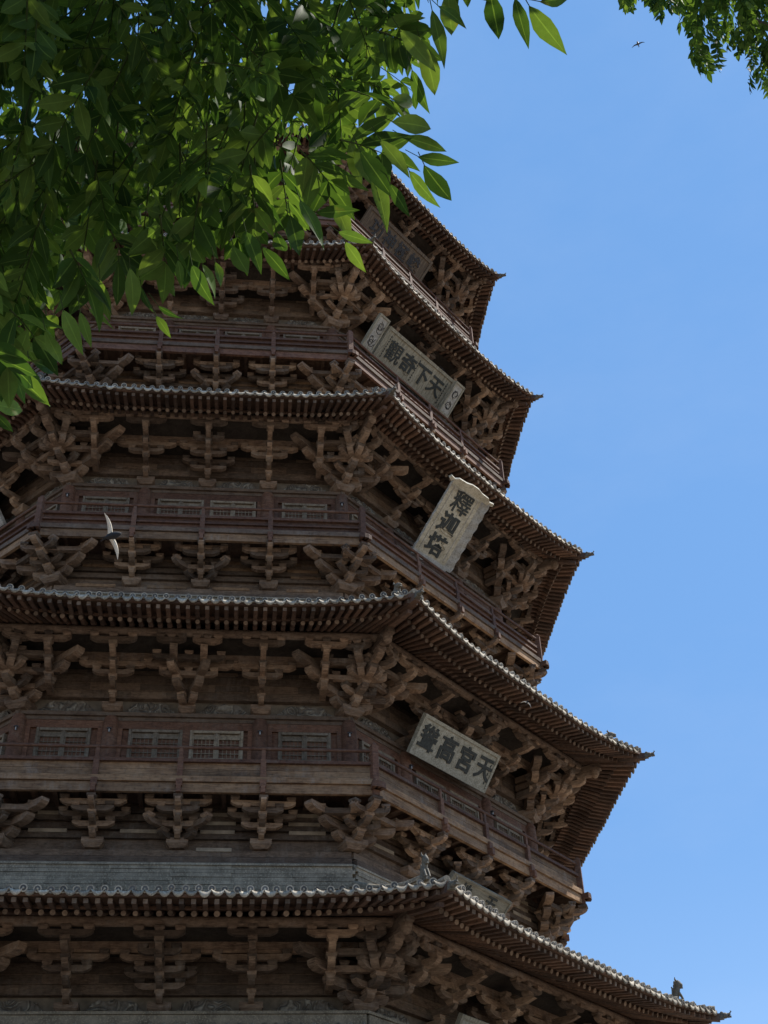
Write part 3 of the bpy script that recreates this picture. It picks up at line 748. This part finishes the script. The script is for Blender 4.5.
for x in (-.62, .62): m.box(x-.012, x+.012, .12, 2.5, 0, .012)
m.build('inlay_line', P_grey, e)
for k, ch in enumerate('塔迦釋'): letter(e, ch, (-.04, -.02, .04)[k], .48+.83*k, .80, M_ink, .03, sx=1.15, rot=(.02, -.02, .02)[k])
hooks(e, (-.6, .6), 2.6)
tag(e, 'upright cream plaque with scalloped flaps and three black characters, hanging at the middle storey', 'plaque', 'plaques hanging under the eaves')

e = board('plaque', plaque_frame(4, 1, -.3, 10.60, 36.942, .8, .015), 4.1, 1.39, (P_streak, P_streak), .09)
for k, ch in enumerate('觀奇下天'): letter(e, ch, -1.27+.86*k, .70, .80, M_ink, .026, rot=(.02, -.02, .03, -.02)[k])
sm = MB()
for x in (-1.75, .02, 1.78):
    for k in range(9): sm.box(x-.022, x+.022, .2+.11*k, .27+.11*k, 0, .012)
sm.build('small_inscription', M_ink, e); hooks(e, (-1.6, 1.6), 1.4)
tag(e, 'long streaked cream plaque with four black characters between two narrow boards below the fourth eave', 'plaque', 'plaques hanging under the eaves')
for uc_, lab in ((-3.18, 'narrow cream board left of the long streaked plaque on the fourth storey'), (1.62, 'narrow cream board right of the long streaked plaque on the fourth storey')):
    e = board('couplet_board', plaque_frame(4, 1, uc_, 11.0, 36.46, .76, 0), .52, 1.38, (P_grey, P_streak), .045)
    for k, ch in enumerate(('觀天', '奇下')[uc_ > 0][::-1]):
        pass
    sc_ = MB()
    rr = random.Random(int(uc_*10))
    for k in range(2):                                   # faint carved cloud scroll
        for q in range(3):
            c0 = Vector((rr.uniform(-.06, .06), .38+.6*k+rr.uniform(-.12, .12), .004)); a0 = rr.uniform(0, 6)
            sc_.tube([c0+Vector((math.cos(a0+t*.8)*(.05+.018*t), math.sin(a0+t*.8)*(.07+.02*t), 0)) for t in range(8)], .014, 5)
    sc_.build('carved_scroll', M_inkfaint, e)
    tag(e, lab, 'board', 'narrow boards beside the long plaque')

e = board('plaque', plaque_frame(5, 1, -.4, 10.1, 45.24, .8, .028), 4.25, 1.19, (P_brown, P_brown), .1)
for k, ch in enumerate('功神極峻'): letter(e, ch, -1.3+.86*k, .6, .74, M_inkfaint, .02)
hooks(e, (-1.6, 1.6), 1.2)
tag(e, 'dark worn brown plaque with faded characters under the topmost eave', 'plaque', 'plaques hanging under the eaves')

e = board('plaque', plaque_frame(2, 1, .08, 11.62, 15.43, .80, -.019), 2.85, .74, (P_moss, P_moss), .04)
for x, ch in ((-.62, '地'), (.62, '天')): letter(e, ch, x, .42, .5, M_ink, .03)
tag(e, 'mossy plank plaque half hidden behind the lowest tiled eave', 'plaque', 'plaques hanging under the eaves')
e = board('plaque', plaque_frame(1, 1, -.30, 11.95, 10.75, .55, 0), 3.2, 1.3, (P_speck, P_streak))
for k, ch in enumerate('下天'): letter(e, ch, -.8+1.6*k, .6, .8, M_ink, .03)
tag(e, 'cream plaque in the dark under the lowest eave at the bottom edge', 'plaque', 'plaques hanging under the eaves')
e = board('plaque', plaque_frame(3, -1, -.22, 11.1, 28.35, .70, 0), 3.5, 1.7, (P_grey, P_grey))
for k, ch in enumerate('天地'): letter(e, ch, -.85+1.7*k, .85, 1.0, M_ink, .03)
tag(e, 'pale grey plaque cut by the left edge of the photo at the middle storey', 'plaque', 'plaques hanging under the eaves')

# ------------------------------------------------------------------ birds
def bird(name, pos, span, head, wingdir, up, pale, label, cat, sweep=.25, dihedral=.15):
    """swift: body along head, scythe wings"""
    H = Vector(head).normalized(); W = (Vector(wingdir)-H*Vector(wingdir).dot(H)).normalized(); U_ = H.cross(W)
    mt = Matrix((H, W, U_)).transposed().to_4x4(); mt.translation = pos
    e = empty(name, mat=mt); L = span*.4
    m = MB(); m.tube([(L*.52,0,0), (L*.44,0,.003), (L*.3,0,0), (L*.1,0,0), (-L*.15,0,0), (-L*.35,0,0)], [.003*span/.4, L*.10, L*.15, L*.19, L*.15, L*.05], 10)
    for s in (-1, 1): m.add([(-L*.3,0,.004), (-L*.3,s*L*.07,.004), (-L*.66,s*L*.13,.0), (-L*.46,s*.01*L,.0), (-L*.3,0,-.004), (-L*.3,s*L*.07,-.004)], [(0,1,2,3), (4,3,2,5)])
    m.build('body', M_iron if not pale else simple('dark_bird_plumage', (.012,.011,.012), .8), e)
    hd = MB(); hd.ball((-L*.12 if not pale else L*.38,0,0), (L*.12, L*.10, L*.085)); hd.build('rump_patch', M_rump if pale else M_iron, e)
    for s in (-1, 1):
        wm = MB(); n = 8; vs = []
        for k in range(n+1):
            t = k/n; y = s*(L*.06+t*(span/2-L*.06)); x = L*.08+L*.13*math.sin(t*2.4)-sweep*span*t*t; ch = L*.25*(1-t**1.6)**.8+.002; z = dihedral*span*.5*t
            vs += [(x, y, z+.004), (x-ch, y, z), (x-ch*.4, y, z-.004)]
        fs = [(3*k+a, 3*k+b, 3*k+3+b, 3*k+3+a) for k in range(n) for a, b in ((0,1), (1,2), (2,0))]
        wm.add(vs, fs, 0, True); wm.build('wing', pale if pale else M_iron, e)
    tag(e, label, cat, None); return e
M_wing = simple('sunlit_wing_feathers', (.78,.72,.62), .7, 30, .12)  # sunlight on the wings is put into this pale cream
wd = at(107,513,11)-at(117.5,560,11)
bird('bird', at(111.5,536,11), .415, at(118,536,11)-at(100,541,11), wd, None, M_wing, 'swift with dark body and sunlit cream wings crossing in front of the railing', 'bird', .075, .08)
bird('bird', at(527,702.5,24), .22, at(530,698,24)-at(527,705,24), at(522,701,24)-at(531.5,704.5,24), None, M_wing, 'tiny pale bird flying in front of the rafters on the right', 'bird', .35, .1)
bird('bird', at(638,44,19), .19, at(637,40,19)-at(640,49,19), at(633,40,19)-at(643.5,47,19), None, None, 'tiny dark bird against the blue sky at the top right', 'bird', .15, .1)

# ------------------------------------------------------------------ trees
def leaf_mat(name, a, b, c, trans, tf=.36):
    k = NT(name); isl = k.island(); col = k.ramp(isl, [(0, a), (.5, b), (1, c)])
    v = k.coords(); nz = k.noise(v, 60, 3, .6); col = k.mix(.35, col, k.ramp(nz, [(.3, (.6,.6,.6)), (.7, (1.2,1.2,1.2))]), 'MULTIPLY')
    at_ = k.n('ShaderNodeAttribute', _attribute_name='midrib'); col = k.mix(k.math('MULTIPLY', k.ramp(at_.outputs['Fac'], [(.90, (0,0,0)), (1.0, (1,1,1))]), .45), col, tuple(min(1, q*1.9) for q in c))
    blm = k.noise(v, 17, 3, .6); col = k.mix(k.ramp(blm, [(.66, (0,0,0)), (.74, (.5,.5,.5))]), col, (.11,.10,.03))
    k.l(col, k.b.inputs['Base Color']); k.b.inputs['Roughness'].default_value = .6; k.b.inputs['Specular IOR Level'].default_value = .08
    tr = k.n('ShaderNodeBsdfTranslucent'); k.l(k.mix(1.0, col, trans, 'MULTIPLY'), tr.inputs[0])
    ms = k.n('ShaderNodeMixShader'); ms.inputs[0].default_value = .36
    k.l(k.b.outputs[0], ms.inputs[1]); k.l(tr.outputs[0], ms.inputs[2]); k.l(ms.outputs[0], k.out.inputs[0]); return k.m
M_leaf = leaf_mat('green_leaf', (.018,.044,.011), (.043,.086,.020), (.092,.148,.036), (2.5,2.3,.85))
M_stem = simple('green_leaf_stem', (.035,.05,.016), .95); M_stem.node_tree.nodes['Principled BSDF'].inputs['Specular IOR Level'].default_value = .05
M_bark = simple('grey_bark', (.11,.09,.07), .9, 14, .4)

def leaflet(mb, base, d, nrm, L, W):
    """pointed ovate leaflet, folded along its midrib and drooping at the tip"""
    d = d.normalized(); s = d.cross(nrm).normalized(); n = s.cross(d); fold = random.uniform(.1, .4); droop = random.uniform(.05, .6)
    tw = random.uniform(-.9, .9); vs = []; prof = ((0,.04), (.12,.5), (.32,.95), (.5,1.0), (.7,.72), (.87,.33), (1,.0))
    wav = random.uniform(-.08, .08)
    for t, w_ in prof:
        c = base+d*(L*t*(1-.12*droop*t))-n*(L*droop*t*t*.55); a = tw*t
        ss = s*math.cos(a)+n*math.sin(a); nn = n*math.cos(a)-s*math.sin(a); hw = W/2*w_
        vs += [c-ss*hw+nn*hw*fold+n*(wav*L*math.sin(t*7)*.4), c, c+ss*hw+nn*hw*fold]
    fs = []
    for k in range(len(prof)-1):
        b = k*3; fs += [(b,b+1,b+4,b+3), (b+1,b+2,b+5,b+4)]
    s0 = len(mb.v); mb.add(vs, fs, 0, True); mb.rib += [s0+1+3*k for k in range(len(prof))]
def compound(lf, tw, base, d, L, npair, ll, lw, droop=.5):
    """pinnate leaf: rachis and paired leaflets"""
    d = d.normalized(); side = d.cross(Vector((random.uniform(-.5,.5), random.uniform(-.5,.5), 1))).normalized(); pts = []
    p = Vector(base); dd = d.copy(); n = npair+1
    for k in range(n+1):
        pts.append(p.copy()); dd = (dd+Vector((0,0,-droop/n))).normalized(); p = p+dd*(L/n)
    tw.tube(pts, [.0022*(1-.6*k/n)*ll/.085 for k in range(n+1)], 4, 1, False)
    for k in range(1, n+1):
        t = (pts[k]-pts[k-1]).normalized(); nn = side.cross(t).normalized()
        if nn.z < 0: nn = -nn
        s = t.cross(nn)
        for sg in (-1, 1):
            if random.random() < .06: continue
            ang = R(random.uniform(42, 66)); dl = t*math.cos(ang)+s*(sg*math.sin(ang))+Vector((0,0,-random.uniform(.15,.7)))
            leaflet(lf, pts[k], dl, (nn+Vector((random.uniform(-.3,.3), random.uniform(-.3,.3), 0))), ll*random.uniform(.75, 1.12)*(.8+.3*math.sin(math.pi*k/n)), lw*random.uniform(.85, 1.15))
    leaflet(lf, pts[-1], (pts[-1]-pts[-2]), side.cross(pts[-1]-pts[-2]), ll*1.05, lw)

def inpoly(x, y, P):
    c = False; j = len(P)-1
    for i in range(len(P)):
        if (P[i][1] > y) != (P[j][1] > y) and x < (P[j][0]-P[i][0])*(y-P[i][1])/(P[j][1]-P[i][1])+P[i][0]: c = not c
        j = i
    return c

def seen(p, m=45):              # would a leaf here hang in the picture?
    d = Vector(p)-CAM; z = d.dot(FWD)
    if z <= .2: return False
    return -m < 384+FPX*d.dot(r2)/z < 768+m and -m < 512-FPX*d.dot(u2)/z < 1024+m
def crown_round(lf, origin, centre, rad, n, ll):
    c = Vector(centre); k = 0
    while k < n:
        q = Vector((random.gauss(0, .5), random.gauss(0, .5), random.gauss(0, .5)))
        if q.length > 1: continue
        p = c+Vector((q.x*rad[0], q.y*rad[1], q.z*rad[2])); k += 1
        if seen(p): continue
        d = Vector((random.uniform(-1,1), random.uniform(-1,1), random.uniform(-.9,.25)))
        compound(lf, lf, p-origin, d, random.uniform(.16, .26), random.choice((3,4,5)), ll*random.uniform(.8, 1.15), ll*.38, .5)
random.seed(11)
# the near tree: trunk to the left, boughs over the court
near = empty('leafy_tree', (-3.4, -41.6, 0))
tag(near, 'near leafy tree with hanging pinnate leaves covering the upper left', 'tree', 'trees over the court')
def off(o, p): return Vector(p)-o.location
tk = MB(); tk.tube([off(near, q) for q in ((-3.4,-41.6,0), (-3.3,-41.5,1.2), (-3.15,-41.3,2.6), (-2.9,-41.0,4.2), (-2.4,-40.6,6.0), (-1.8,-40.0,8.0))], [.2,.17,.15,.12,.09,.05], 12)
tk.build('trunk', M_bark, near)
lf = MB(); tw = MB(); lb = MB()
def bough(pts, r0):
    P = [off(near, p) for p in pts]; lb = MB(); lb.tube(P, [r0*(1-.75*k/(len(P)-1)) for k in range(len(P))], 8); lb.build('bough', M_bark, near)
bough([(-2.9,-41.0,4.2), at(-60,-60,5.4), at(120,-30,5.2), at(260,-40,5.0), at(400,-80,4.9), at(520,-130,4.9)], .045)
bough([(-3.1,-41.2,2.9), at(-150,200,4.6), at(-40,190,4.5), at(60,170,4.4), at(170,130,4.3)], .024)
bough([(-2.9,-41.0,4.2), at(0,-150,5.0), at(250,-260,5.4), at(520,-330,6.0), at(750,-420,6.4)], .06)
MASS = [(-140,-460), (1350,-460), (1350,-60), (800,-60), (590,-120), (470,-90), (405,-30), (385,10), (378,50), (362,85), (352,112), (330,128), (290,140), (245,155), (195,188), (150,212), (110,222), (60,258), (15,300), (-30,325), (-160,345)]
O_near = near.location
def put(px, py, dist, spread, ll, npair=None, droop=.5, away=(190,-60)):
    b = at(px, py, dist)-O_near
    dirp = at(px+(px-away[0])*.3+random.uniform(-spread, spread), py+(py-away[1])*.3+random.uniform(-spread*.6, spread), dist*random.uniform(.93, 1.07))-CAM-(at(px, py, dist)-CAM)
    compound(lf, lf, b, dirp, random.uniform(.15, .24)*ll/.085, npair or random.choice((2,3,3,4)), ll, ll*.36, droop)
cnt = 0
while cnt < 900:                                  # the mass itself
    x, y = random.uniform(-140, 640), random.uniform(-260, 350)
    if not inpoly(x, y, MASS): continue
    put(x, y, random.uniform(2.7, 4.3), 90, random.uniform(.062, .095)); cnt += 1
cnt = 0
while cnt < 1000:                                  # deeper, farther layer
    x, y = random.uniform(-140, 560), random.uniform(-260, 330)
    if not inpoly(x, y, MASS) or not inpoly(x+30, y+25, MASS): continue
    put(x, y, random.uniform(4.3, 6.5), 90, random.uniform(.07, .09)); cnt += 1
cnt = 0
while cnt < 260:                                  # crown over and beside the frame
    x, y = random.uniform(-160, 1350), random.uniform(-460, -60)
    if not inpoly(x, y, MASS): continue
    put(x, y, random.uniform(4.0, 8.0), 90, random.uniform(.09, .12)); cnt += 1
# leaflets of the outer fringe
def single(bx, by, tx, ty, d_, k=.40):
    b = at(bx, by, d_)-O_near; t_ = at(tx, ty, d_*random.uniform(.97, 1.03))-O_near; dv = t_-b
    view = (CAM-at(bx, by, d_)).normalized(); nrm = view+Vector((random.uniform(-.45,.45), random.uniform(-.45,.45), random.uniform(-.1,.5)))
    lf.tube([b-dv.normalized()*.022+Vector((0,0,.016)), b+dv*.04], .0009, 4, 1, False)
    leaflet(lf, b, dv*1.0, nrm, dv.length*1.06, dv.length*k)
for q in ((392,99,423,103), (392,122,438,125), (403,137,449,148), (418,157,458,163), (424,165,450,203), (409,171,435,206), (390,184,409,216), (372,172,391,225), (338,232,371,242), (345,242,366,271), (316,213,357,211),
        (262,247,291,278), (330,190,352,245), (300,200,325,240), (490,-8,500,43), (515,-2,527,47), (529,6,567,57), (540,2,575,-4), (421,43,442,99), (438,6,467,21), (412,70,428,112), (432,10,446,66), (448,-8,452,38), (400,30,436,70),
        (-8,404,30,411), (-6,412,13,433), (32,361,68,374), (30,368,42,401), (14,371,25,402), (63,310,81,350), (80,312,90,346), (89,309,113,328), (141,286,149,316), (158,306,182,323), (156,316,170,334), (192,265,205,301), (202,264,222,297),
        (215,262,226,290), (178,260,183,286), (233,246,247,277), (246,232,262,270), (276,232,286,262), (0,330,30,365), (45,330,62,368), (118,262,120,306), (130,268,138,312), (100,280,108,322), (20,345,50,352), (166,270,172,300), (290,215,300,256), (360,150,392,196), (380,140,412,176)):
    single(*q, random.uniform(2.3, 2.8), random.uniform(.28, .37))
for bx, by, tx, ty, d_, n_ in ((350,90,405,120,2.7,3), (300,150,335,205,2.6,3), (340,140,400,170,2.6,3), (200,190,190,260,2.7,3), (160,215,165,290,2.6,3), (70,250,85,310,2.5,3), (10,310,40,365,2.4,3), (-30,340,5,395,2.2,2),
        (250,165,255,235,2.7,3), (375,30,420,60,2.8,3), (280,160,290,240,2.8,3), (110,230,125,280,2.7,3)):
    b = at(bx, by, d_)-O_near; t_ = at(tx, ty, d_*random.uniform(.97, 1.05))-O_near
    Lr = (t_-b).length*.75; compound(lf, lf, b, (t_-b)+Vector((0,0,.08)), Lr, n_, .095, .038, .35)
crown_round(lf, O_near, (-2.2,-40.4,6.6), (2.4,2.2,2.4), 420, .1)
lf.build('crown', [M_leaf, M_stem], near)

# the farther tree at the upper right
random.seed(23)
far = empty('leafy_tree', (8.2, -33.5, 0))
tag(far, 'farther tree with small yellow edged leaves hanging into the top right corner', 'tree', 'trees over the court')
tk = MB(); fo = far.location
tk.tube([Vector(q)-fo for q in ((8.2,-33.5,0), (8.1,-33.6,3), (7.8,-33.8,6), (7.2,-34.0,9), (6.6,-34.2,12))], [.26,.22,.18,.13,.06], 12); tk.build('trunk', M_bark, far)
lf = MB(); tw = MB(); lb = MB()
for pts in (((7.8,-33.8,6), at(900,60,9.6), at(800,0,9.4), at(740,-10,9.2), at(690,-25,9.1)), ((7.4,-33.9,8), at(860,-120,10), at(740,-110,9.8), at(650,-70,9.5)), ((7.8,-33.8,6.3), at(880,90,9), at(800,40,9), at(755,20,8.9))):
    lb = MB(); lb.tube([Vector(p)-fo for p in pts], [.05,.035,.02,.012,.008][:len(pts)], 6); lb.build('bough', M_bark, far)
def put2(px, py, dist, tx, ty, ll):
    b = at(px, py, dist)-fo; t_ = at(tx, ty, dist*random.uniform(.98, 1.02))-fo
    compound(lf, lf, b, (t_-b)+Vector((0,0,.03)), (t_-b).length, random.choice((4,5,6)), ll, ll*.42, .5)
REG = [(686,-30), (690,30), (694,60), (705,80), (722,70), (730,40), (748,60), (752,96), (775,100), (860,90), (860,-40)]
cnt = 0
while cnt < 230:
    x, y = random.uniform(680, 870), random.uniform(-40, 80)
    if not inpoly(x, y, REG): continue
    put2(x, y-14, random.uniform(8.4, 9.8), x+random.uniform(-14, 14), y+random.uniform(4, 16), random.uniform(.065, .085)); cnt += 1
for x0, x1, y0, y1, n_ in ((622,690,-32,-8,16), (690,870,-140,-20,110), (630,700,-120,-30,30)):
    for k in range(n_):
        x, y = random.uniform(x0, x1), random.uniform(y0, y1); put2(x, y, random.uniform(8.4, 10.2), x+random.uniform(-16, 16), y+random.uniform(12, 26), random.uniform(.065, .085))
put2(655,-18,8.8,660,16,.07); put2(668,-20,8.8,671,8,.07); put2(632,-14,8.8,629,6,.05); put2(745,30,8.8,757,78,.07); put2(718,20,8.8,716,66,.07); put2(700,20,8.8,698,70,.07)
crown_round(lf, fo, (7.4,-33.9,10.0), (3.4,3.2,3.6), 1100, .12); crown_round(lf, fo, (5.6,-35.4,9.2), (2.6,2.2,2.2), 420, .1)
lf.build('crown', [M_leaf, M_stem], far)
